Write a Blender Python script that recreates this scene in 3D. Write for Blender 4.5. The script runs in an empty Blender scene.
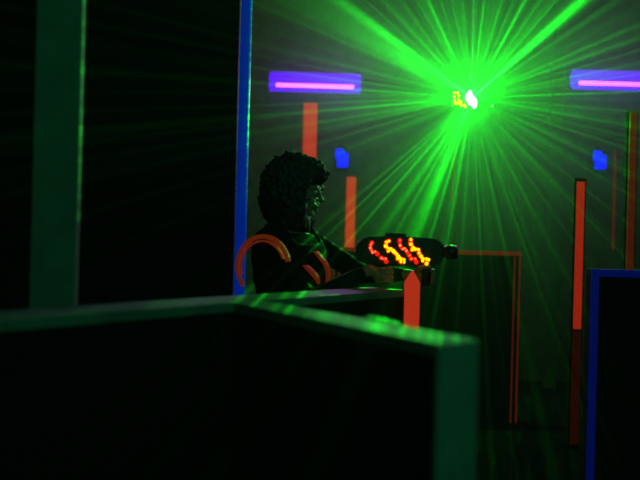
import bpy, bmesh, math, random
from mathutils import Vector, Matrix, noise
random.seed(7)
sc = bpy.context.scene
col = sc.collection
sc.view_settings.view_transform = 'Standard'
sc.view_settings.look = 'None'
sc.view_settings.exposure = 0.0
sc.view_settings.gamma = 1.0
sc.view_settings.use_curve_mapping = False
PI = math.pi

# ------------------------------------------------------------------ camera
CAM = Vector((0, 0, 1.42)); F = 620.0; ROLL = math.radians(1.5); WT = 1.20
cd = bpy.data.cameras.new('camera'); cam = bpy.data.objects.new('camera', cd); col.objects.link(cam)
cd.sensor_width = 36; cd.lens = 36 * F / 640; cd.clip_start = 0.05
cd.dof.use_dof = True; cd.dof.focus_distance = 3.4; cd.dof.aperture_fstop = 1.0
cam.location = CAM
cam.rotation_euler = (PI / 2, -ROLL, 0)
sc.camera = cam
bpy.context.view_layer.update()
RM = Matrix.Rotation(-ROLL, 3, 'Y') @ Matrix.Rotation(PI / 2, 3, 'X')
cam.rotation_euler = RM.to_euler()

def ray(px, py):
    return RM @ Vector(((px - 320) / F, -(py - 240) / F, -1))
def atY(px, py, Y):
    r = ray(px, py); return CAM + r * (Y / r.y)
def atZ(px, py, z):
    r = ray(px, py); return CAM + r * ((z - CAM.z) / r.z)

# ------------------------------------------------------------------ materials
def mat(name, base, rough=.6, emit=None, es=0.0, metal=0, bump=0, bscale=200, vary=0, spec=.5):
    m = bpy.data.materials.new(name); m.use_nodes = True
    nt = m.node_tree; b = nt.nodes['Principled BSDF']
    b.inputs['Base Color'].default_value = (*base, 1)
    b.inputs['Roughness'].default_value = rough
    b.inputs['Metallic'].default_value = metal
    b.inputs['Specular IOR Level'].default_value = spec
    tc = nt.nodes.new('ShaderNodeTexCoord')
    if emit:
        b.inputs['Emission Color'].default_value = (*emit, 1)
        b.inputs['Emission Strength'].default_value = es
    if vary:
        n = nt.nodes.new('ShaderNodeTexNoise'); n.inputs['Scale'].default_value = 9; n.inputs['Detail'].default_value = 6
        r = nt.nodes.new('ShaderNodeValToRGB')
        r.color_ramp.elements[0].position = .3; r.color_ramp.elements[1].position = .7
        r.color_ramp.elements[0].color = (*[c * (1 - vary) for c in base], 1)
        r.color_ramp.elements[1].color = (*[min(1, c * (1 + vary)) for c in base], 1)
        nt.links.new(tc.outputs['Object'], n.inputs['Vector']); nt.links.new(n.outputs['Fac'], r.inputs['Fac'])
        nt.links.new(r.outputs['Color'], b.inputs['Base Color'])
    if bump:
        n = nt.nodes.new('ShaderNodeTexNoise'); n.inputs['Scale'].default_value = bscale; n.inputs['Detail'].default_value = 3
        bp = nt.nodes.new('ShaderNodeBump'); bp.inputs['Strength'].default_value = bump; bp.inputs['Distance'].default_value = .004
        nt.links.new(tc.outputs['Object'], n.inputs['Vector']); nt.links.new(n.outputs['Fac'], bp.inputs['Height'])
        nt.links.new(bp.outputs['Normal'], b.inputs['Normal'])
    return m

M = {}
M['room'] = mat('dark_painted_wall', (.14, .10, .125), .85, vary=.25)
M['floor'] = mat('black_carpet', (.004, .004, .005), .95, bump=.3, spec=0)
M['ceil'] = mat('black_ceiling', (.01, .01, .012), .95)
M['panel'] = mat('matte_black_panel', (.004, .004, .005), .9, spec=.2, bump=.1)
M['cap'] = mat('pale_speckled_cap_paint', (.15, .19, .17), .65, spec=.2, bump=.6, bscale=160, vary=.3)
M['post'] = mat('pale_post_paint', (.17, .21, .19), .7, vary=.18)
M['pillar'] = mat('grey_pillar_paint', (.06, .08, .08), .7)
M['orange'] = mat('fluorescent_orange_paint', (.3, .02, .01), .8, (1, .06, .02), .40)
M['orange_dim'] = mat('dim_fluorescent_orange_paint', (.3, .04, .015), .6, (1, .07, .015), .06)  # dimmer orange, emission set lower
M['red_dim'] = mat('dim_fluorescent_red_paint', (.2, .02, .015), .6, (1, .04, .02), .045)  # dimmer red, emission set lower
M['red'] = mat('fluorescent_red_paint', (.5, .05, .02), .6, (1, .04, .015), .26)
M['maroon'] = mat('dull_red_paint', (.1, .006, .006), .7, (1, .02, .02), .012)
M['blue'] = mat('fluorescent_blue_paint', (.02, .05, .4), .5, (.0, .035, .5), .34)
M['blue_dim'] = mat('dull_fluorescent_blue_paint', (.01, .02, .3), .5, (.0, .008, .4), .13)
M['blue_lens'] = mat('glowing_blue_lens', (.0, .0, .5), .4, (.0, .0, 1), 1.3)
M['metal'] = mat('dark_fixture_metal', (.03, .03, .035), .35, metal=.8)
M['steel'] = mat('bright_steel', (.6, .65, .6), .4)
M['tube'] = mat('glowing_blacklight_tube', (.6, .2, .8), .3, (1, .12, 1), 2.4)
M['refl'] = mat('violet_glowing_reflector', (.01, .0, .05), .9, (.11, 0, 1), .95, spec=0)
M['core'] = mat('laser_aperture', (.5, .9, .6), .3, (.6, 1, .75), 5)
M['led_y'] = mat('yellow_led', (.5, .4, 0), .3, (1, .55, .0), 3)
M['led_yd'] = mat('small_yellow_led', (.5, .4, 0), .3, (1, .85, .0), 3)
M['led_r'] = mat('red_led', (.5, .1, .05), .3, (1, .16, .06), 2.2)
M['halo_r'] = mat('red_led_halo', (.5, .0, .0), .3, (1, .008, .0), .9)  # red halo of the lights, put in as glowing tubes
M['skin'] = mat('skin', (.30, .17, .12), .5, bump=.05)
M['hair'] = mat('dark_hair', (.012, .016, .018), .6, bump=.8, bscale=90)
M['shirt'] = mat('dark_shirt_cloth', (.006, .006, .008), .9, bump=.3, spec=.1)
M['vest'] = mat('black_vest_fabric', (.007, .007, .009), .9, bump=.3, spec=.1)
M['jeans'] = mat('dark_trouser_cloth', (.012, .014, .03), .9, bump=.3)
M['shoe'] = mat('black_shoe', (.01, .01, .01), .5)
M['plastic'] = mat('black_phaser_plastic', (.012, .012, .012), .45)
M['trim'] = mat('fluorescent_orange_vest_trim', (.6, .1, .02), .6, (1, .08, .015), .085)
M['eye'] = mat('eye_white', (.6, .6, .6), .2)
M['glint_mat'] = mat('pale_shiny_glint', (.7, .8, .7), .25, metal=.6, bump=1, bscale=60)  # shiny surface for the made-up glint strip

# ------------------------------------------------------------------ mesh helpers
def obj(name, bm, m, parent=None, smooth=False, inv=None):
    me = bpy.data.meshes.new(name)
    bmesh.ops.recalc_face_normals(bm, faces=bm.faces)
    bm.to_mesh(me); bm.free()
    me.materials.append(m)
    if smooth:
        for p in me.polygons: p.use_smooth = True
    o = bpy.data.objects.new(name, me); col.objects.link(o)
    if parent is not None:
        o.parent = parent
        if inv: me.transform(inv)
    return o
def tag(o, label, cat, group=None, kind=None):
    o['label'] = label; o['category'] = cat
    if group: o['group'] = group
    if kind: o['kind'] = kind
    return o
def thing(name, label, cat, loc=(0, 0, 0), rz=0, group=None):
    o = bpy.data.objects.new(name, None); col.objects.link(o)
    o.empty_display_size = .05
    o.location = loc; o.rotation_euler = (0, 0, rz)
    return tag(o, label, cat, group)
def struct(o): o['kind'] = 'structure'; return o
def add_box(bm, c, s, rot=None, bev=0.0):
    m = Matrix.Translation(Vector(c)) @ ((rot.to_4x4()) if rot else Matrix()) @ Matrix.Diagonal((s[0], s[1], s[2], 1))
    r = bmesh.ops.create_cube(bm, size=1, matrix=m)
    if bev:
        es = {e for v in r['verts'] for e in v.link_edges}
        bmesh.ops.bevel(bm, geom=list(es), offset=bev, segments=2, affect='EDGES', profile=.5)
def box(c, s, bev=0.0, rot=None):
    bm = bmesh.new(); add_box(bm, c, s, rot, bev); return bm
def frame_of(t):
    t = t.normalized(); up = Vector((0, 0, 1)) if abs(t.z) < .95 else Vector((0, 1, 0))
    u = t.cross(up).normalized(); return u, u.cross(t).normalized()
def add_tube(bm, pts, rad, n=12, flat=1.0, caps=True):
    pts = [Vector(p) for p in pts]; rings = []
    rr = rad if isinstance(rad, (list, tuple)) else [rad] * len(pts)
    pu = None
    for i, p in enumerate(pts):
        t = (pts[min(i + 1, len(pts) - 1)] - pts[max(i - 1, 0)])
        if pu is None: u, v = frame_of(t)
        else:
            t = t.normalized(); u = (pu - t * pu.dot(t)).normalized(); v = u.cross(t).normalized()
        pu = u
        rings.append([bm.verts.new(p + (u * math.cos(a) + v * math.sin(a) * flat) * rr[i]) for a in [2 * PI * k / n for k in range(n)]])
    for a, b in zip(rings, rings[1:]):
        for k in range(n): bm.faces.new((a[k], a[(k + 1) % n], b[(k + 1) % n], b[k]))
    if caps:
        bm.faces.new(rings[0][::-1]); bm.faces.new(rings[-1])
def tube(pts, rad, n=12, flat=1.0):
    bm = bmesh.new(); add_tube(bm, pts, rad, n, flat); return bm
def add_ball(bm, c, r, sub=2, rot=None):
    r = (r, r, r) if not isinstance(r, (list, tuple)) else r
    m = Matrix.Translation(Vector(c)) @ (rot.to_4x4() if rot else Matrix()) @ Matrix.Diagonal((*r, 1))
    return bmesh.ops.create_icosphere(bm, subdivisions=sub, radius=1, matrix=m)['verts']
def add_ribbon(bm, outer, inner, depth_vec):
    """solid band between two open polylines, extruded along depth_vec"""
    d = Vector(depth_vec)
    A = [bm.verts.new(Vector(p)) for p in outer]; B = [bm.verts.new(Vector(p)) for p in inner]
    A2 = [bm.verts.new(Vector(p) + d) for p in outer]; B2 = [bm.verts.new(Vector(p) + d) for p in inner]
    n = len(A)
    for i in range(n - 1):
        bm.faces.new((A[i], A[i + 1], B[i + 1], B[i])); bm.faces.new((A2[i], B2[i], B2[i + 1], A2[i + 1]))
        bm.faces.new((A[i], A2[i], A2[i + 1], A[i + 1])); bm.faces.new((B[i], B[i + 1], B2[i + 1], B2[i]))
    for i in (0, n - 1): bm.faces.new((A[i], B[i], B2[i], A2[i]))
def prism(poly, z0, z1):
    bm = bmesh.new()
    a = [bm.verts.new((p[0], p[1], z0)) for p in poly]; b = [bm.verts.new((p[0], p[1], z1)) for p in poly]
    n = len(poly); bm.faces.new(a[::-1]); bm.faces.new(b)
    for i in range(n): bm.faces.new((a[i], a[(i + 1) % n], b[(i + 1) % n], b[i]))
    return bm
def local(poly, o): return [(p[0] - o[0], p[1] - o[1]) for p in poly]

# ------------------------------------------------------------------ room shell
XL, XR, YN, YF, H = -4.6, 4.6, -2.4, 6.5, 4.4
struct(obj('floor', box(((XL + XR) / 2, (YN + YF) / 2, -.05), (XR - XL + .4, YF - YN + .4, .1)), M['floor']))
struct(obj('ceiling', box(((XL + XR) / 2, (YN + YF) / 2, H + .05), (XR - XL + .4, YF - YN + .4, .1)), M['ceil']))
struct(obj('wall_back', box(((XL + XR) / 2, YF + .1, H / 2), (XR - XL + .4, .2, H)), M['room']))
struct(obj('wall_front', box(((XL + XR) / 2, YN - .1, H / 2), (XR - XL + .4, .2, H)), M['room']))
struct(obj('wall_left', box((XL - .1, (YN + YF) / 2, H / 2), (.2, YF - YN, H)), M['room']))
struct(obj('wall_right', box((XR + .1, (YN + YF) / 2, H / 2), (.2, YF - YN, H)), M['room']))

# ------------------------------------------------------------------ low walls in the foreground
CAPT = .03
a0 = atZ(0, 319, WT); cn = atZ(235, 303, WT); a1 = atZ(398, 289.3, WT); b1 = atZ(434, 343, WT)
dA = Vector((a1.x - a0.x, a1.y - a0.y)).normalized(); nA = Vector((-dA.y, dA.x))
dB = Vector((b1.x - cn.x, b1.y - cn.y)).normalized(); nB = Vector((-dB.y, dB.x))
if nA.y < 0: nA = -nA
if nB.y < 0: nB = -nB
TA, TB = .20, .135
a0b = Vector((a0.x, a0.y)) - dA * 1.6; cA = Vector((cn.x, cn.y)); a1v = cA + dA * ((Vector((a1.x, a1.y)) - cA).dot(dA))
polyA = [a0b, a1v, a1v + nA * TA, a0b + nA * TA]
def wall_poly(poly, inset):
    c = sum((Vector(p) for p in poly), Vector((0, 0))) / len(poly)
    return poly
w = thing('low_wall', 'long black low wall with a pale green-lit top running from the left edge behind the nearer one', 'wall', (cA.x, cA.y, 0))
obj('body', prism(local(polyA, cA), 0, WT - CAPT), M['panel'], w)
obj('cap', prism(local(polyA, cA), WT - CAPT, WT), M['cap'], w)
b1v = Vector((b1.x, b1.y)); s0 = cA + dB * .004
sB = cA + nB * TB + dA * .0
# near wall starts at wall A's front face
def onA(p):  # slide p along -dB until it meets A's front line
    t = -((p - cA).dot(nA) + .004) / (dB.dot(nA)); return p + dB * t
polyB = [onA(cA), b1v, b1v + nB * TB, onA(cA + nB * TB)]
w = thing('low_wall', 'nearest low wall, black side facing us, bright green speckled top ending in a pale end panel', 'wall', (b1v.x, b1v.y, 0))
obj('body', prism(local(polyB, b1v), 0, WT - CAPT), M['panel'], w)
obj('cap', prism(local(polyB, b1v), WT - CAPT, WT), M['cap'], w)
e0 = b1v + dB * .002
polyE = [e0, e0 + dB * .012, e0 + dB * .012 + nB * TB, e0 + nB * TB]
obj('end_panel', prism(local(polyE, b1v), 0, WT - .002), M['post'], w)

# orange end post of the far low wall
pc = atZ(412, 290, WT); pe = atY(412, 290, a1v.y)
po = thing('marker_post', 'short glowing orange pointed post at the end of the far low wall', 'post', (pe.x, pe.y, 0))
bm = bmesh.new(); hw = .035
add_box(bm, (0, 0, .62), (2 * hw, .03, 1.24), bev=.004)
bmesh.ops.create_cone(bm, cap_ends=True, segments=4, radius1=hw * 1.3, radius2=.006, depth=.05,
                      matrix=Matrix.Translation((0, 0, 1.264)) @ Matrix.Diagonal((1, .45, 1, 1)) @ Matrix.Rotation(PI / 4, 4, 'Z'))
obj('board', bm, M['orange'], po)
obj('foot', box((0, 0, .01), (.12, .10, .02), .004), M['metal'], po)

# made-up shiny strip on the near wall top, there for a green glint
fp = atZ(384, 323, WT + .004)
fo = thing('glint_strip', 'small wavy shiny strip made up for a green glint on the near wall top', 'glint', (fp.x, fp.y, WT))
bm = bmesh.new()
P0 = atZ(366, 320, WT) - fp; P1 = atZ(400, 327, WT) - fp
pts = []
for i in range(15):
    t = i / 14; p = P0.lerp(P1, t); pts.append((p.x, p.y + .010 * math.sin(t * 6) + .02 * math.sin(t * PI), .006 + .004 * abs(math.sin(t * 14))))
add_tube(bm, pts, [.002 + .0045 * abs(math.sin(i * 1.7)) for i in range(15)], 6, .6)
obj('glint_tube', bm, M['glint_mat'], fo)

# pale post standing behind the left end of the wall
L0 = atY(55, 250, 2.02)
pp = thing('wall_post', 'broad pale post lit dim green, behind the low wall at left', 'post', (L0.x, L0.y, 0))
obj('post', box((0, 0, 2.18), (.150, .03, 4.36), .006), M['post'], pp)
obj('foot', box((0, 0, .03), (.22, .14, .06), .006), M['metal'], pp)
obj('head_plate', box((0, 0, 4.38), (.24, .16, .03), .003), M['metal'], pp)

# tall dark partition behind, with blue edge post
TY = 3.75
R0 = atY(243, 150, TY)
pt = thing('tall_partition', 'tall matte black partition filling the left half behind the low wall', 'partition', (XL + .3, TY, 0))
xr = R0.x - .036 - (XL + .3)
bm = bmesh.new(); nP = 4
for i in range(nP):
    x0 = xr * i / nP; x1 = xr * (i + 1) / nP
    add_box(bm, ((x0 + x1) / 2, 0, 2.16), (x1 - x0 - .006, .08, 4.32), bev=.004)
obj('panel', bm, M['panel'], pt)
obj('base_rail', box((xr / 2, 0, .02), (xr, .12, .04), .004), M['metal'], pt)
bp_ = thing('edge_post', 'tall upright post glowing blue at the right edge of the black partition', 'post', (R0.x, TY, 0))
obj('tube', tube([(0, 0, .02), (0, 0, 2.1), (0, 0, 4.34)], .034, 16), M['blue'], bp_, True)
obj('socket', tube([(0, 0, 0), (0, 0, .05)], .05, 16), M['metal'], bp_)
obj('socket', tube([(0, 0, 4.33), (0, 0, 4.395)], .05, 16), M['metal'], bp_)

# ------------------------------------------------------------------ right foreground barrier with blue edging
cB = atY(592, 269, 3.0)
zB = cB.z
bo = thing('barrier', 'black barrier at the right edge outlined in dull blue tape', 'barrier', (cB.x, 3.0, 0))
obj('panel', box((.85, .04, zB / 2), (1.7, .06, zB), .004), M['panel'], bo)
tw = .036
bm = bmesh.new(); add_box(bm, (.85, .004, zB - tw / 2), (1.7, .008, tw)); add_box(bm, (tw / 2, .004, (zB - tw) / 2), (tw, .008, zB - tw))
obj('edge_tape', bm, M['blue_dim'], bo)

# ------------------------------------------------------------------ centre barrier with orange outline
YC = 4.95
c0 = atY(334, 247, YC); c1 = atY(521, 252, YC); zc = (c0.z + c1.z) / 2
wC = c1.x - c0.x
co = thing('barrier', 'dark barrier in the middle outlined with a thin double orange line', 'barrier', (c0.x, YC, 0))
obj('panel', box((wC / 2, .04, zc / 2), (wC, .06, zc), .004), M['panel'], co)
bm = bmesh.new(); t = .012
for ins, tt in ((0, .011), (.042, .009)):
    add_box(bm, (wC - ins - tt / 2, .005, (zc - ins) / 2), (tt, .006, zc - ins))
    add_box(bm, (ins + tt / 2, .005, (zc - ins) / 2), (tt, .006, zc - ins))
add_box(bm, (wC / 2, .005, zc - .016), (wC - .024, .006, .032))
obj('outline_tape', bm, M['orange_dim'], co)

# ------------------------------------------------------------------ strips on the back wall and free posts
def strip(px0, px1, y0, y1, Y, m, label, name='glow_strip', depth=.02, group=None, cat='strip'):
    a = atY(px0, y0, Y); b = atY(px1, y0, Y); c = atY((px0 + px1) / 2, y1, Y)
    x = (a.x + b.x) / 2
    o = obj(name, box((0, 0, (a.z - c.z) / 2), (b.x - a.x, depth, a.z - c.z), .003), m)
    o.location = (x, Y + depth / 2, c.z)
    return tag(o, label, cat, group)
YW = 6.5 - .018
strip(304, 317.5, 103, 205, YW, M['orange'], 'broad glowing orange strip on the back wall below the left violet lamp')
strip(347, 356, 177, 262, YW, M['orange'], 'short narrow orange strip on the back wall below the left blue light')
strip(453.6, 455.0, 150, 205, YW, M['red_dim'], 'thin faint red line on the back wall straight below the laser')
strip(615, 617, 150, 250, YW, M['red_dim'], 'thin faint red line right of the right blue light')
o3 = atY(583, 178, 4.35)
s3 = thing('striped_post', 'tall slim post with a bright orange-red upper strip, below the right blue light', 'post', (o3.x - .01, 4.36, 0))
zt = o3.z; zm = atY(579, 330, 4.35).z
obj('post', box((0, .022, zt / 2), (.085, .03, zt), .003), M['panel'], s3)
obj('tape_strip', box((0, 0, (zt + zm) / 2 - .01), (.055, .012, zt - zm - .03), .003), M['red'], s3)
obj('lower_strip', box((0, 0, zm / 2 + .01), (.062, .012, zm - .04), .003), M['maroon'], s3)
o4 = atY(635, 110, 4.6)
s4 = thing('striped_post', 'dim red strip post at the right edge, behind the blue-edged barrier', 'post', (o4.x, 4.62, 0))
obj('post', box((0, .022, o4.z / 2), (.085, .03, o4.z), .003), M['panel'], s4)
obj('tape_strip', box((0, 0, o4.z / 2), (.055, .012, o4.z - .02), .003), M['red_dim'], s4)
o5 = atY(555, 130, 6.2)
pl = obj('pillar', box((0, 0, o5.z / 2 + .5), (.11, .11, o5.z + 1.0), .01), M['pillar']); pl.location = (o5.x, 6.2, 0)
tag(pl, 'slim grey-green pillar barely visible right of the centre barrier', 'pillar')

# ------------------------------------------------------------------ blacklight lamps
def lamp(px0, px1, yc, Y, label):
    a = atY(px0, yc, Y); b = atY(px1, yc, Y)
    L = b.x - a.x; z = (a.z + b.z) / 2
    o = thing('blacklight_lamp', label, 'lamp', ((a.x + b.x) / 2, Y, z), 0, 'violet blacklight lamps on the back wall')
    ins = .085
    # housing spine
    obj('housing', box((0, .087, 0), (L, .07, .17), .02), M['metal'], o)
    bm = bmesh.new()   # sloping reflector wings
    for s in (-1, 1):
        vs = [(-L / 2, .045, s * .03), (L / 2, .045, s * .03), (L / 2 - .02, -.0, s * .098), (-L / 2 + .02, -.0, s * .098)]
        q = [bm.verts.new(v) for v in vs] + [bm.verts.new((v[0], v[1] + .008, v[2] + s * .004)) for v in vs]
        for f in ((0, 1, 2, 3), (7, 6, 5, 4), (0, 4, 5, 1), (1, 5, 6, 2), (2, 6, 7, 3), (3, 7, 4, 0)): bm.faces.new([q[i] for i in f])
    add_box(bm, (0, .04, 0), (L - .02, .008, .075))
    obj('reflector', bm, M['refl'], o)
    obj('tube', tube([(-L / 2 + ins, -.0, -.035), (0, 0, -.035), (L / 2 - ins, 0, -.035)], .019, 16), M['tube'], o, True)
    for s in (-1, 1):
        obj('end_cap', box((s * (L / 2 - ins + .02), .01, -.035), (.03, .05, .055), .008), M['refl'], o)
    d = bpy.data.lights.new('blacklight_glow', 'AREA'); d.shape = 'RECTANGLE'; d.size = L * .8; d.size_y = .05; d.energy = 27; d.color = (.75, .28, 1)
    g = bpy.data.objects.new('blacklight_glow', d); col.objects.link(g); g.parent = o; g.location = (0, -.03, -.035); g.rotation_euler = (-PI / 2, 0, 0)
    return o
lamp(268, 362, 82.5, 6.38, 'violet blacklight tube lamp on the back wall left of the laser')
lamp(571, 668, 80.5, 6.38, 'violet blacklight tube lamp on the back wall right of the laser, cut by the frame')

# blue spot lights
def spot(px, py, label):
    p = atY(px, py, 6.44)
    o = thing('blue_light', label, 'light', (p.x, 6.44, p.z), 0, 'small blue lights on the back wall')
    obj('housing', box((0, .037, 0), (.15, .05, .23), .015), M['metal'], o)
    bm = bmesh.new()
    add_box(bm, (0.012, -.008, -.012), (.115, .03, .15), bev=.012); add_box(bm, (-.02, -.008, .055), (.085, .028, .10), bev=.012)
    obj('lens', bm, M['blue_lens'], o)
    obj('bracket', box((0, .045, .13), (.05, .02, .06), .004), M['metal'], o)
spot(341.5, 159, 'small glowing blue wall light left of the laser, under the left violet lamp')
spot(599, 161, 'small glowing blue wall light right of the laser, under the right violet lamp')

# ------------------------------------------------------------------ laser projector
LP = atY(471, 99, 5.2)
lo = thing('laser_projector', 'ceiling-hung laser projector throwing a white-cored burst of green beams', 'laser', LP)
obj('housing', box((0, .11, .01), (.16, .16, .13), .012), M['metal'], lo)
bm = bmesh.new()
vs = add_ball(bm, (0, 0, 0), (.037, .03, .050), 3, Matrix.Rotation(math.radians(-28), 3, 'Y'))
for v in vs:
    n_ = noise.noise(v.co * 26); v.co += v.co.normalized() * .028 * n_
add_ball(bm, (-.012, -.01, .045), (.014, .014, .026), 2); add_ball(bm, (.026, -.01, -.05), (.02, .016, .03), 2)
obj('lens', bm, M['core'], lo, True)
bm = bmesh.new(); add_tube(bm, [(math.cos(a) * .03, .0, .11 + math.sin(a) * .03) for a in [PI * k / 10 for k in range(11)]], .006, 8)
add_tube(bm, [(-.03, 0, .112), (-.05, .09, .07)], .006, 8); add_tube(bm, [(.03, 0, .112), (.05, .09, .07)], .006, 8)
obj('bracket', bm, M['metal'], lo, True)
obj('hanging_rod', tube([(0, .0, .14), (0, 0, H - LP.z - .02)], .005, 10), M['steel'], lo)
obj('ceiling_plate', box((0, 0, H - LP.z - .012), (.12, .12, .02), .003), M['metal'], lo)
obj('indicator_board', box((-.10, .02, -.012), (.10, .02, .13), .006), M['plastic'], lo)
bm = bmesh.new()
for x, z in ((-17, 6), (-17, 2), (-16.5, -2), (-15.5, -5), (-13.5, 6), (-12.5, 3), (-12.5, -1), (-11.5, -4), (-10.5, -5.5), (-14, -4.5), (-9.5, -7), (-6.5, -6), (-5.5, -8), (-10, -3)):
    add_ball(bm, (x * .0083, -.0, z * .0083), .0085, 1)
obj('indicator', bm, M['led_yd'], lo)
sm = atY(492, 106, 5.2)
obj('side_lamp', (lambda b: (add_ball(b, (sm.x - LP.x, .0, sm.z - LP.z), .008, 2), b)[1])(bmesh.new()), M['core'].copy(), lo)
lo.children[-1].data.materials[0].node_tree.nodes['Principled BSDF'].inputs['Emission Strength'].default_value = .9
obj('side_arm', tube([(.07, .06, -.02), (sm.x - LP.x, .012, sm.z - LP.z)], .005, 8), M['metal'], lo)

# the laser light itself: many thin sheets of light fanned about the projector's axis
ld = bpy.data.lights.new('laser_light', 'POINT'); ld.energy = 780; ld.shadow_soft_size = 0.0; ld.color = (1, 1, 1)
ll = bpy.data.objects.new('laser_light', ld); col.objects.link(ll); ll.location = LP + Vector((0, -.05, 0))
ax = (CAM - Vector(ll.location)).normalized()
Rv = ax.cross(Vector((0, 0, 1))).normalized() * 1.0
if Rv.x < 0: Rv = -Rv
Uv = Rv.cross(ax).normalized()
if Uv.z < 0: Uv = -Uv
ca, sa = math.cos(-ROLL), math.sin(-ROLL)
Rv, Uv = Rv * ca + Uv * sa, -Rv * sa + Uv * ca
ld.use_nodes = True; nt = ld.node_tree; nt.nodes.clear(); N = nt.nodes.new; Lk = nt.links.new
out = N('ShaderNodeOutputLight'); em = N('ShaderNodeEmission'); Lk(em.outputs[0], out.inputs[0])
tc = N('ShaderNodeTexCoord')
def dot(v):
    d = N('ShaderNodeVectorMath'); d.operation = 'DOT_PRODUCT'; Lk(tc.outputs['Normal'], d.inputs[0]); d.inputs[1].default_value = v; return d.outputs['Value']
def math_(op, a, b=None, c=None):
    n = N('ShaderNodeMath'); n.operation = op
    for i, x in enumerate((a, b, c)):
        if x is None: continue
        if isinstance(x, (int, float)): n.inputs[i].default_value = x
        else: Lk(x, n.inputs[i])
    return n.outputs[0]
X = dot(Rv); Yc = dot(Uv); A = dot(ax)
az = math_('ARCTAN2', Yc, X)
azn = math_('MULTIPLY_ADD', az, 1 / (2 * PI), .5)        # 0 = left (-180), .5 = right (0)
ramp = N('ShaderNodeValToRGB'); ramp.color_ramp.interpolation = 'LINEAR'; Lk(azn, ramp.inputs['Fac'])
def A2(d): return ((d + 180) % 360) / 360
BASE = [(-180, .55), (-165, .35), (-150, .30), (-135, .4), (-123, .7), (-112, .85), (-100, .5), (-85, .36), (-60, .32), (-40, .22), (-20, .3),
        (0, .38), (15, .38), (30, .5), (38, .55), (50, .62), (60, .55), (80, .6), (95, .62), (115, .65), (128, .5), (140, .8), (152, 1.0), (160, .6), (170, .45), (180, .55)]
els = ramp.color_ramp.elements
BASE = [(A2(d) if d != 180 else 1.0, v) for d, v in BASE]
els[0].position, els[0].color = BASE[0][0], (BASE[0][1],) * 3 + (1,)
els[1].position, els[1].color = BASE[-1][0], (BASE[-1][1],) * 3 + (1,)
for p, v in BASE[1:-1]:
    e = els.new(p); e.color = (v, v, v, 1)
val = ramp.outputs['Color']
# noise in azimuth (fine streaks)
rad = math_('SQRT', math_('ADD', math_('MULTIPLY', X, X), math_('MULTIPLY', Yc, Yc)))
cx = N('ShaderNodeCombineXYZ'); Lk(math_('DIVIDE', X, rad), cx.inputs[0]); Lk(math_('DIVIDE', Yc, rad), cx.inputs[1]); Lk(math_('MULTIPLY', A, .12), cx.inputs[2])
def streak(scale, detail, lo_, hi_, power):
    n = N('ShaderNodeTexNoise'); n.inputs['Scale'].default_value = scale; n.inputs['Detail'].default_value = detail; n.inputs['Roughness'].default_value = .6
    Lk(cx.outputs[0], n.inputs['Vector'])
    mr = N('ShaderNodeMapRange'); mr.inputs[1].default_value = lo_; mr.inputs[2].default_value = hi_; Lk(n.outputs['Fac'], mr.inputs[0])
    return math_('POWER', mr.outputs[0], power)
s1 = streak(9, 3, .35, .75, 1.8); s2 = streak(42, 3, .45, .78, 2.4)
tex = math_('ADD', math_('MULTIPLY_ADD', s1, .9, .30), math_('MULTIPLY', s2, 4.6))
v1 = math_('MULTIPLY', val, tex)
# named strong beams: (screen angle, width deg, strength)
for ang, wd, st in ((43, .3, 9), (172, .35, .6), (166, .4, .5), (162, .3, .5), (157, .35, .7), (-178, .3, .6), (-171, .35, .5), (-168, .3, .4), (-157, .4, .3), (8, .3, .4), (16, .3, .5), (24, .4, .4), (-10, .3, .4), (-14, .3, .35), (-25, .3, .3), (-38, .3, .3), (-53, .3, .3), (-68, .35, .35), (-84, .4, .4), (-91, .35, .4), (-97, .5, .7), (-104, .6, .9), (-117, .5, .7), (-138, .35, .6), (105, .35, .6), (111, .3, .5), (122, .4, .7), (134, .4, .8), (139, .4, .8), (92, .3, .5), (70, .35, .6), (57, .4, .6), (51, .4, .6), (43, 1.9, 4.5), (145, 1.9, 2.6), (151, 5, 1.0), (64, .9, 1.2), (76, .5, .7), (86, .5, 1.0), (117, .7, 1.2), (128, .6, .5), (99, .5, .4),
                    (-110, 2.2, 1.6), (-122, 1.5, .8), (-135, .35, 1.0), (-129, .3, 1.6), (176, .5, .9), (-175, .7, 1.0), (-163, .4, .4), (169, .6, .3),
                    (20, .6, .5), (12, .4, .4), (2, .35, .6), (-5, .4, .4), (-18, .5, .25), (-31, .4, .3), (-45, .5, .25), (-60, .4, .25), (-75, .6, .35), (35, .5, .35)):
    r = math.radians(ang)
    c = math_('ADD', math_('MULTIPLY', X, math.cos(r)), math_('MULTIPLY', Yc, math.sin(r)))
    c = math_('DIVIDE', c, rad)                               # cosine of azimuth distance
    k = 1 / (math.radians(wd * .72) ** 2)
    g = math_('EXPONENT', math_('MULTIPLY', math_('SUBTRACT', c, 1), k))
    v1 = math_('MULTIPLY_ADD', g, st, v1)
mr_ = N('ShaderNodeMapRange'); mr_.interpolation_type = 'SMOOTHSTEP'; mr_.inputs[1].default_value = -.30; mr_.inputs[2].default_value = 0.0
Lk(A, mr_.inputs[0]); v1 = math_('MULTIPLY', v1, mr_.outputs[0])     # the projector only throws light forward
em.inputs['Color'].default_value = (.003, 1, .010, 1)
Lk(v1, em.inputs['Strength'])

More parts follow.
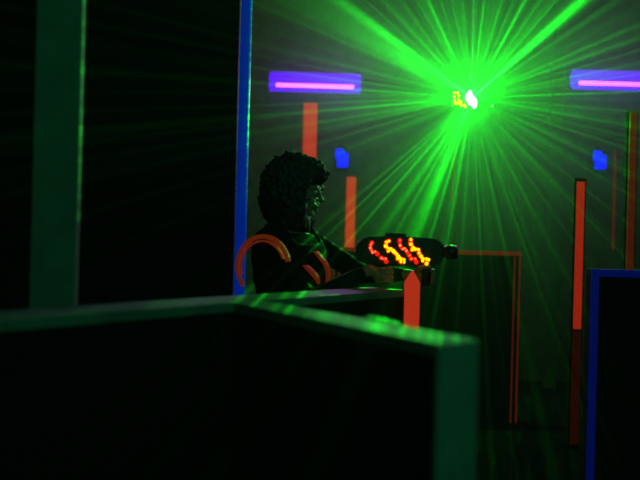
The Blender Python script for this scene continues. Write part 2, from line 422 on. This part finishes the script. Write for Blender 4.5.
# ------------------------------------------------------------------ haze in the air, thickest around the laser
wd_ = bpy.data.worlds.new('arena_air'); sc.world = wd_; wd_.use_nodes = True
nt = wd_.node_tree; nt.nodes.clear(); N = nt.nodes.new; Lk = nt.links.new
wo = N('ShaderNodeOutputWorld'); bg = N('ShaderNodeBackground'); bg.inputs[1].default_value = 0; Lk(bg.outputs[0], wo.inputs['Surface'])
vs_ = N('ShaderNodeVolumeScatter'); Lk(vs_.outputs[0], wo.inputs['Volume']); vs_.inputs['Anisotropy'].default_value = 0.0
geo = N('ShaderNodeNewGeometry')
def math_(op, a, b=None, c=None):
    n = N('ShaderNodeMath'); n.operation = op
    for i, x in enumerate((a, b, c)):
        if x is None: continue
        if isinstance(x, (int, float)): n.inputs[i].default_value = x
        else: Lk(x, n.inputs[i])
    return n.outputs[0]
ds = N('ShaderNodeVectorMath'); ds.operation = 'DISTANCE'; Lk(geo.outputs['Position'], ds.inputs[0]); ds.inputs[1].default_value = LP
q = math_('DIVIDE', ds.outputs['Value'], 1.1)
dens = math_('MULTIPLY_ADD', math_('EXPONENT', math_('MULTIPLY', math_('MULTIPLY', q, q), -1)), .13, .004)
Lk(dens, vs_.inputs['Density'])
vs_.inputs['Color'].default_value = (.9, .9, .9, 1)
try:
    wd_.cycles.volume_step_size = .35
    sc.cycles.volume_step_rate = 1.0
    sc.cycles.volume_max_steps = 128
    sc.cycles.use_denoising = True
    sc.cycles.volume_bounces = 0
    sc.cycles.max_bounces = 4
    sc.cycles.sample_clamp_indirect = 3
except Exception as e:
    print(e)

RL = Vector((-3.2, 4.5, 3.9))
# added fill lamps, out of view: red at left, green behind the viewer
WL = Vector((1.6, -1.4, 3.5))
rl = thing('fill_lamp', 'added red fill lamp, unseen, hung from the ceiling beyond the left edge of view', 'lamp', RL)  # added unseen lamp, warms the far background
obj('can', tube([(0, -.18, .06), (0, -.1, .04), (0, .06, -.01)], [.05, .09, .1], 24), M['metal'], rl, True)
obj('yoke', tube([(0, -.08, .12), (0, -.08, H - RL.z - .01)], .012, 10), M['metal'], rl)
wl = thing('fill_lamp', 'added green fill lamp, unseen, hung from the ceiling behind the viewer', 'lamp', WL)  # added unseen lamp, fills the faces turned to the viewer
obj('can', tube([(0, -.18, .06), (0, -.1, .04), (0, .06, -.01)], [.05, .09, .1], 24), M['metal'], wl, True)
obj('yoke', tube([(0, -.08, .12), (0, -.08, H - WL.z - .01)], .012, 10), M['metal'], wl)
for nm, loc, colr, e in (('red_fill_light', RL + Vector((0, .2, -.05)), (1, .34, .10), 16), ('fill_light', WL + Vector((0, .2, -.05)), (.02, 1, .40), 56),):
    d = bpy.data.lights.new(nm, 'SPOT'); d.energy = e; d.color = colr; d.shadow_soft_size = .08; d.spot_size = math.radians(66 if nm == 'fill_light' else 110); d.spot_blend = .7
    o = bpy.data.objects.new(nm, d); col.objects.link(o); o.location = loc
    o.rotation_euler = ((Vector((-.3, 1.7, 1.1)) if nm == 'fill_light' else Vector((.6, 6.4, .5))) - loc).to_track_quat('-Z', 'Y').to_euler()
# ------------------------------------------------------------------ player holding a phaser
PX = atY(290, 240, 3.0).x
PO = Vector((PX, 3.10, 0))
YAW = math.radians(-32)
RT = Matrix.Rotation(YAW, 3, 'Z')
def T(x, y, z): return tuple(RT @ Vector((x, y, z)))     # torso frame -> person frame
person = thing('person', 'person with bushy dark hair and dark vest with orange trim, aiming right', 'person', PO)
GX, GY = .46, -.10       # rear grip of the phaser, person frame
FX, FY = .66, -.10       # front grip
def chain(bm, pts, rad, n=14):
    # dense catmull-rom tapered tube
    P = [Vector(p) for p in pts]; out = []; rr = []
    for i in range(len(P) - 1):
        p0, p1, p2, p3 = P[max(i - 1, 0)], P[i], P[i + 1], P[min(i + 2, len(P) - 1)]
        for k in range(5):
            t = k / 5
            out.append(.5 * ((2 * p1) + (p2 - p0) * t + (2 * p0 - 5 * p1 + 4 * p2 - p3) * t * t + (3 * p1 - p0 - 3 * p2 + p3) * t ** 3))
            rr.append(rad[i] * (1 - t) + rad[i + 1] * t)
    out.append(P[-1]); rr.append(rad[-1])
    add_tube(bm, out, rr, n)
    add_ball(bm, P[0], rad[0], 2); add_ball(bm, P[-1], rad[-1], 2)
def fuse(name, bm, m, parent, voxel, smooth_it=3):
    me = bpy.data.meshes.new(name); bmesh.ops.recalc_face_normals(bm, faces=bm.faces); bm.to_mesh(me); bm.free()
    o = bpy.data.objects.new(name, me); col.objects.link(o)
    r = o.modifiers.new('r', 'REMESH'); r.mode = 'VOXEL'; r.voxel_size = voxel; r.use_smooth_shade = True
    s = o.modifiers.new('s', 'SMOOTH'); s.factor = .5; s.iterations = smooth_it
    dg = bpy.context.evaluated_depsgraph_get(); dg.update()
    me2 = bpy.data.meshes.new_from_object(o.evaluated_get(dg), depsgraph=dg)
    o.modifiers.clear(); o.data = me2; me2.name = name; bpy.data.meshes.remove(me)
    me2.materials.clear(); me2.materials.append(m)
    for p in me2.polygons: p.use_smooth = True
    o.parent = parent
    return o
def torso_pts(grow):
    rings = [(.86, -.01, .115, .165), (.93, -.01, .12, .175), (1.02, 0, .11, .155), (1.12, 0, .105, .145), (1.22, .005, .12, .165),
             (1.32, .0, .13, .185), (1.40, -.01, .115, .185), (1.45, -.01, .085, .13), (1.475, -.005, .06, .07)]
    return [(z, cx, rx + grow, ry + grow) for z, cx, rx, ry in rings]
def add_torso(bm, grow, z0=0, z1=9, n=28):
    R = []
    for z, cx, rx, ry in torso_pts(grow):
        if not z0 <= z <= z1: continue
        R.append([bm.verts.new(T(cx + rx * math.copysign(abs(math.cos(a)) ** .85, math.cos(a)), ry * math.copysign(abs(math.sin(a)) ** .85, math.sin(a)), z)) for a in [2 * PI * k / n for k in range(n)]])
    for a, b in zip(R, R[1:]):
        for k in range(n): bm.faces.new((a[k], a[(k + 1) % n], b[(k + 1) % n], b[k]))
    bm.faces.new(R[0][::-1]); bm.faces.new(R[-1])
SR, SL = T(-.01, -.185, 1.405), T(.0, .185, 1.405)
ER = (.10, -.215, 1.13); EL = (.37, .10, 1.25)
WR = (GX - .075, GY - .035, 1.285); WL_ = (FX - .075, FY + .05, 1.262)
HR, HL = T(0, -.09, .90), T(0, .09, .90)
KR, KL = T(.03, -.11, .50), T(.03, .12, .50)
AR, AL = T(-.02, -.12, .09), T(-.02, .14, .09)
HC = Vector((.045, -.02, 1.655))      # head centre
HRt = Matrix.Rotation(math.radians(-14), 3, 'Z') @ Matrix.Rotation(math.radians(10), 3, 'Y')
def Hd(x, y, z): return HC + HRt @ Vector((x, y, z))
bm = bmesh.new()
add_torso(bm, 0)
chain(bm, [T(-.01, 0, 1.42), Vector(T(.0, 0, 1.50)) + Vector((.01, 0, 0)), Hd(-.02, 0, -.04)], [.068, .056, .055])
for S, E_, W in ((SR, ER, WR), (SL, EL, WL_)):
    e = Vector(E_); m1 = Vector(S).lerp(e, .5); m2 = e.lerp(Vector(W), .35)
    chain(bm, [S, m1, E_], [.056, .047, .039]); chain(bm, [E_, m2, W], [.039, .039, .026])
for Hh, K, A_ in ((HR, KR, AR), (HL, KL, AL)):
    chain(bm, [Hh, Vector(Hh).lerp(Vector(K), .5), K], [.095, .078, .056]); chain(bm, [K, Vector(K).lerp(Vector(A_), .35), A_], [.056, .056, .036])
    f = Vector(A_); d = RT @ Vector((1, 0, 0))
    chain(bm, [f + Vector((0, 0, -.03)) - d * .03, f + d * .08 + Vector((0, 0, -.05)), f + d * .16 + Vector((0, 0, -.062))], [.036, .034, .024])
# head: skull, jaw, nose, brow, lips, ears
add_ball(bm, Hd(-.008, 0, .03), (.098, .077, .092), 4, HRt)
add_ball(bm, Hd(.022, 0, -.045), (.062, .055, .070), 3, HRt)
add_ball(bm, Hd(.062, 0, -.092), (.022, .024, .018), 2, HRt)
chain(bm, [Hd(.088, 0, .022), Hd(.102, 0, -.005), Hd(.112, 0, -.022)], [.009, .011, .013], 8)
for s in (-1, 1):
    add_ball(bm, Hd(.102, s * .011, -.024), (.010, .009, .007), 2, HRt)
    chain(bm, [Hd(.082, s * .012, .030), Hd(.080, s * .035, .034), Hd(.066, s * .054, .026)], [.010, .011, .008], 8)
    add_ball(bm, Hd(.058, s * .042, -.02), (.022, .018, .016), 2, HRt)
    add_ball(bm, Hd(-.012, s * .080, .0), (.017, .010, .030), 2, HRt)
add_ball(bm, Hd(.090, 0, -.050), (.012, .024, .006), 2, HRt)
add_ball(bm, Hd(.087, 0, -.062), (.011, .020, .006), 2, HRt)
# hands
def hand(G, side, zt):
    gx, gy = G; s = side       # side -1: right hand (palm on the near side, thumb far side)
    W = Vector(WR if s < 0 else WL_)
    palm = Vector((gx - .034, gy + s * .014, zt - .032))
    add_ball(bm, palm, (.022, .027, .042), 3, Matrix.Rotation(s * .5, 3, 'Z'))
    chain(bm, [W, W.lerp(palm, .6), palm], [.026, .025, .024], 12)
    for k, (dz, ln) in enumerate(((0, .96), (-.0205, 1.06), (-.041, 1.0), (-.060, .84))):
        z = zt - dz * -1 - .002
        chain(bm, [(gx - .034, gy + s * .026, z - .004), (gx - .006, gy + s * .037, z), (gx + .026, gy + s * (.031), z + .001),
                   (gx + .037, gy + s * (.004 + .006 * (1 - ln)), z), (gx + .028, gy - s * .018 * ln, z - .001)], [.0105, .0102, .0095, .009, .0078], 10)
    chain(bm, [palm + Vector((0, 0, .008)), (gx - .036, gy - s * .016, zt + .006), (gx - .012, gy - s * .034, zt + .014), (gx + .018, gy - s * .034, zt + .012)],
          [.017, .0135, .0115, .0095], 10)
hand((GX, GY), -1, 1.292); hand((FX, FY), 1, 1.290)
fuse('body', bm, M['skin'], person, .0055, 3)
# eyes
for s in (-1, 1):
    bm = bmesh.new(); add_ball(bm, Hd(.078, s * .032, .010), .0125, 2); e = obj('eye', bm, M['eye'], person, True)
    bm = bmesh.new(); add_ball(bm, Hd(.0885, s * .032, .009), (.004, .0062, .0062), 2, HRt); obj('iris', bm, M['hair'], e, True)
# hair: bushy bob that leaves the face open
bm = bmesh.new()
vv = bmesh.ops.create_icosphere(bm, subdivisions=6, radius=1)['verts']
for v in vv:
    d = v.co.copy()
    r = Vector((d.x * .180, d.y * .170, d.z * (.165 if d.z > 0 else .235)))
    curl = noise.noise(d * 5.5) * .016 + noise.noise(d * 12) * .016 + noise.noise(d * 30) * .009
    r += d * curl
    face = max(0, min(1, (d.x - .55) / .25)) * max(0, min(1, (.60 - d.z) / .5))
    r *= 1 - face * .54
    v.co = Hd(-.028, 0, .018) + HRt @ r
obj('hair', bm, M['hair'], person, True)
# clothes
bm = bmesh.new(); add_torso(bm, .014, .9, 1.46)
for S, E_ in ((SR, ER), (SL, EL)):
    chain(bm, [S, Vector(S).lerp(Vector(E_), .45), E_], [.070, .060, .052]); chain(bm, [E_, Vector(E_).lerp(Vector(WR if S is SR else WL_), .85)], [.052, .036])
fuse('shirt', bm, M['shirt'], person, .011, 2)
bm = bmesh.new(); add_torso(bm, .016, .80, .95)
for Hh, K, A_ in ((HR, KR, AR), (HL, KL, AL)):
    chain(bm, [Hh, Vector(Hh).lerp(Vector(K), .5), K, Vector(K).lerp(Vector(A_), .5), Vector(A_) + Vector((0, 0, -.005))], [.108, .094, .075, .070, .058])
fuse('trousers', bm, M['jeans'], person, .013, 2)
for A_ in (AR, AL):
    bm = bmesh.new(); f = Vector(A_); d = RT @ Vector((1, 0, 0))
    chain(bm, [f + Vector((0, 0, -.035)) - d * .035, f + d * .08 + Vector((0, 0, -.043)), f + d * .175 + Vector((0, 0, -.052))], [.050, .047, .036])
    o = fuse('shoe', bm, M['shoe'], person, .01, 2)
# vest shell with armholes and padded shoulders
bm = bmesh.new(); add_torso(bm, .034, 1.0, 1.42)
for s in (-1, 1):
    chain(bm, [T(-.09, s * .125, 1.38), T(-.01, s * .135, 1.475), T(.09, s * .12, 1.38)], [.035, .034, .035])
add_ball(bm, T(-.135, 0, 1.25), (.06, .11, .13), 3, RT); add_ball(bm, T(.14, 0, 1.24), (.045, .09, .10), 3, RT)
vest = fuse('vest', bm, M['vest'], person, .011, 2)
# orange trim: band round the near armhole, and two slanting chest bands
tr = bmesh.new()
def band(pts, w, th=.006):
    P = [Vector(p) for p in pts]
    return P
def armhole(bm, cen, rx, rz, wdt, a0_, a1_, y):
    n = 26; O = []; I = []
    for i in range(n + 1):
        a = math.radians(a0_ + (a1_ - a0_) * i / n)
        O.append(T(cen[0] + rx * math.cos(a), y(a), cen[1] + rz * math.sin(a)))
        I.append(T(cen[0] + (rx - wdt) * math.cos(a), y(a) - .004, cen[1] + (rz - wdt) * math.sin(a)))
    add_ribbon(bm, O, I, RT @ Vector((0, .012, 0)))
yy = lambda a: -.262
armhole(tr, (.022, 1.29), .158, .150, .020, 12, 222, yy)
obj('armhole_trim', tr, M['trim'], vest)
tr = bmesh.new(); armhole(tr, (.022, 1.29), .131, .123, .009, 20, 200, yy)
obj('armhole_piping', tr, M['trim'], vest)
for ya, yb_, za, zb, wd2 in ((-.10, .0, 1.30, 1.19, .024), (-.015, .15, 1.365, 1.19, .026)):
    tr = bmesh.new(); O = []; I = []
    for i in range(9):
        t = i / 8; z = za + (zb - za) * t; y0 = ya + (yb_ - ya) * t; xb = .168 + .028 * math.sin(t * PI) - .9 * max(0, y0 - .02) ** 1.5
        O.append(T(xb, y0 - wd2 / 2, z)); I.append(T(xb, y0 + wd2 / 2, z))
    add_ribbon(tr, O, I, RT @ Vector((-.03, 0, 0)))
    obj('chest_trim', tr, M['trim'], vest)

# phaser, held by the person
pz = 1.372
ph = thing('phaser', 'black laser tag gun in the person\'s hands with four red and yellow light clusters', 'toy gun', PO + Vector((GX, GY, 0)) + Vector((0, 0, 1.25)))
def L_(x, y, z): return (x, y, z - 1.25)      # phaser frame: origin on the rear grip
bm = bmesh.new()
prof = [(-.14, 1.33), (-.14, 1.40), (-.10, 1.44), (.02, 1.448), (.10, 1.448), (.24, 1.44), (.28, 1.415), (.28, 1.34), (.24, 1.308), (-.08, 1.305)]
a = [bm.verts.new(L_(x, -.028, z)) for x, z in prof]; b = [bm.verts.new(L_(x, .028, z)) for x, z in prof]
bm.faces.new(a); bm.faces.new(b[::-1])
for i in range(len(prof)): bm.faces.new((a[i], b[i], b[(i + 1) % len(prof)], a[(i + 1) % len(prof)]))
bmesh.ops.bevel(bm, geom=list(bm.edges), offset=.006, segments=2, affect='EDGES')
obj('shell', bm, M['plastic'], ph)
obj('grip', tube([L_(-.01, 0, 1.312), L_(0, 0, 1.27), L_(.004, 0, 1.218)], [.021, .020, .021], 14, .9), M['plastic'], ph, True)
obj('front_grip', tube([L_(FX - GX, 0, 1.312), L_(FX - GX, 0, 1.27), L_(FX - GX, 0, 1.212)], [.02, .019, .02], 14), M['plastic'], ph, True)
bm = bmesh.new(); add_tube(bm, [L_(.26, 0, 1.378), L_(.295, 0, 1.378), L_(.30, 0, 1.378), L_(.345, 0, 1.378)], [.026, .028, .036, .033], 20)
obj('barrel', bm, M['plastic'], ph, True)
obj('muzzle_lens', tube([L_(.343, 0, 1.378), L_(.349, 0, 1.378)], .022, 16), M['metal'], ph)
bm = bmesh.new(); add_tube(bm, [L_(.035 + .032 * math.cos(t), 0, 1.298 + .032 * math.sin(t)) for t in [PI + PI * k / 8 for k in range(9)]], .004, 8)
obj('trigger_guard', bm, M['plastic'], ph, True)
obj('trigger', tube([L_(.045, 0, 1.308), L_(.040, 0, 1.292), L_(.047, 0, 1.28)], .004, 8), M['metal'], ph)
obj('sight', box(L_(.05, 0, 1.454), (.10, .018, .018), .003), M['plastic'], ph)
trails = [('r', [(95, 135), (85, 150), (82, 175), (92, 195), (100, 212), (120, 205), (140, 225)], [(170, 255), (185, 262), (205, 262), (210, 285)]),
            ('y', [(230, 120), (210, 130), (205, 160), (222, 178), (225, 200), (245, 185), (265, 200), (275, 210), (290, 225), (305, 245)], [(300, 262), (325, 265), (350, 270), (350, 290), (325, 285)]),
            ('r', [(318, 115), (320, 155), (340, 185), (355, 180), (370, 198), (395, 235)], [(410, 262), (440, 262), (450, 290)]),
            ('y', [(405, 110), (405, 145), (420, 170), (415, 190), (440, 185), (465, 190), (470, 215), (485, 240)], [(500, 262), (500, 278), (530, 265), (545, 270), (530, 300)])]
pw = Vector(ph.location)
for kind, g1, g2 in trails:  # motion trails of the lights as bead rows, their halo as red tubes
    yl = pw.y - .031
    def q(X, Y): 
        v = atY(360 + X / 8, 225 + Y / 8 + 1, yl) - pw; return v
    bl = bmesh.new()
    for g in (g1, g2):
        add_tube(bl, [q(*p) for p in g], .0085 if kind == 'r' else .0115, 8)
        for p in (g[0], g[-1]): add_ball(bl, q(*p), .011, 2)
    c = obj('light_trail', bl, M['halo_r'], ph, True)
    c['label'] = 'red light trail with halo' if kind == 'r' else 'yellow light trail with red halo'
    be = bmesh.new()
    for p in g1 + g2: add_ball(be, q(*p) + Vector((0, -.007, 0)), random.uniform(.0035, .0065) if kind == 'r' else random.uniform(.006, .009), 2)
    obj('trail_bead', be, M['led_r'] if kind == 'r' else M['led_y'], c, True)
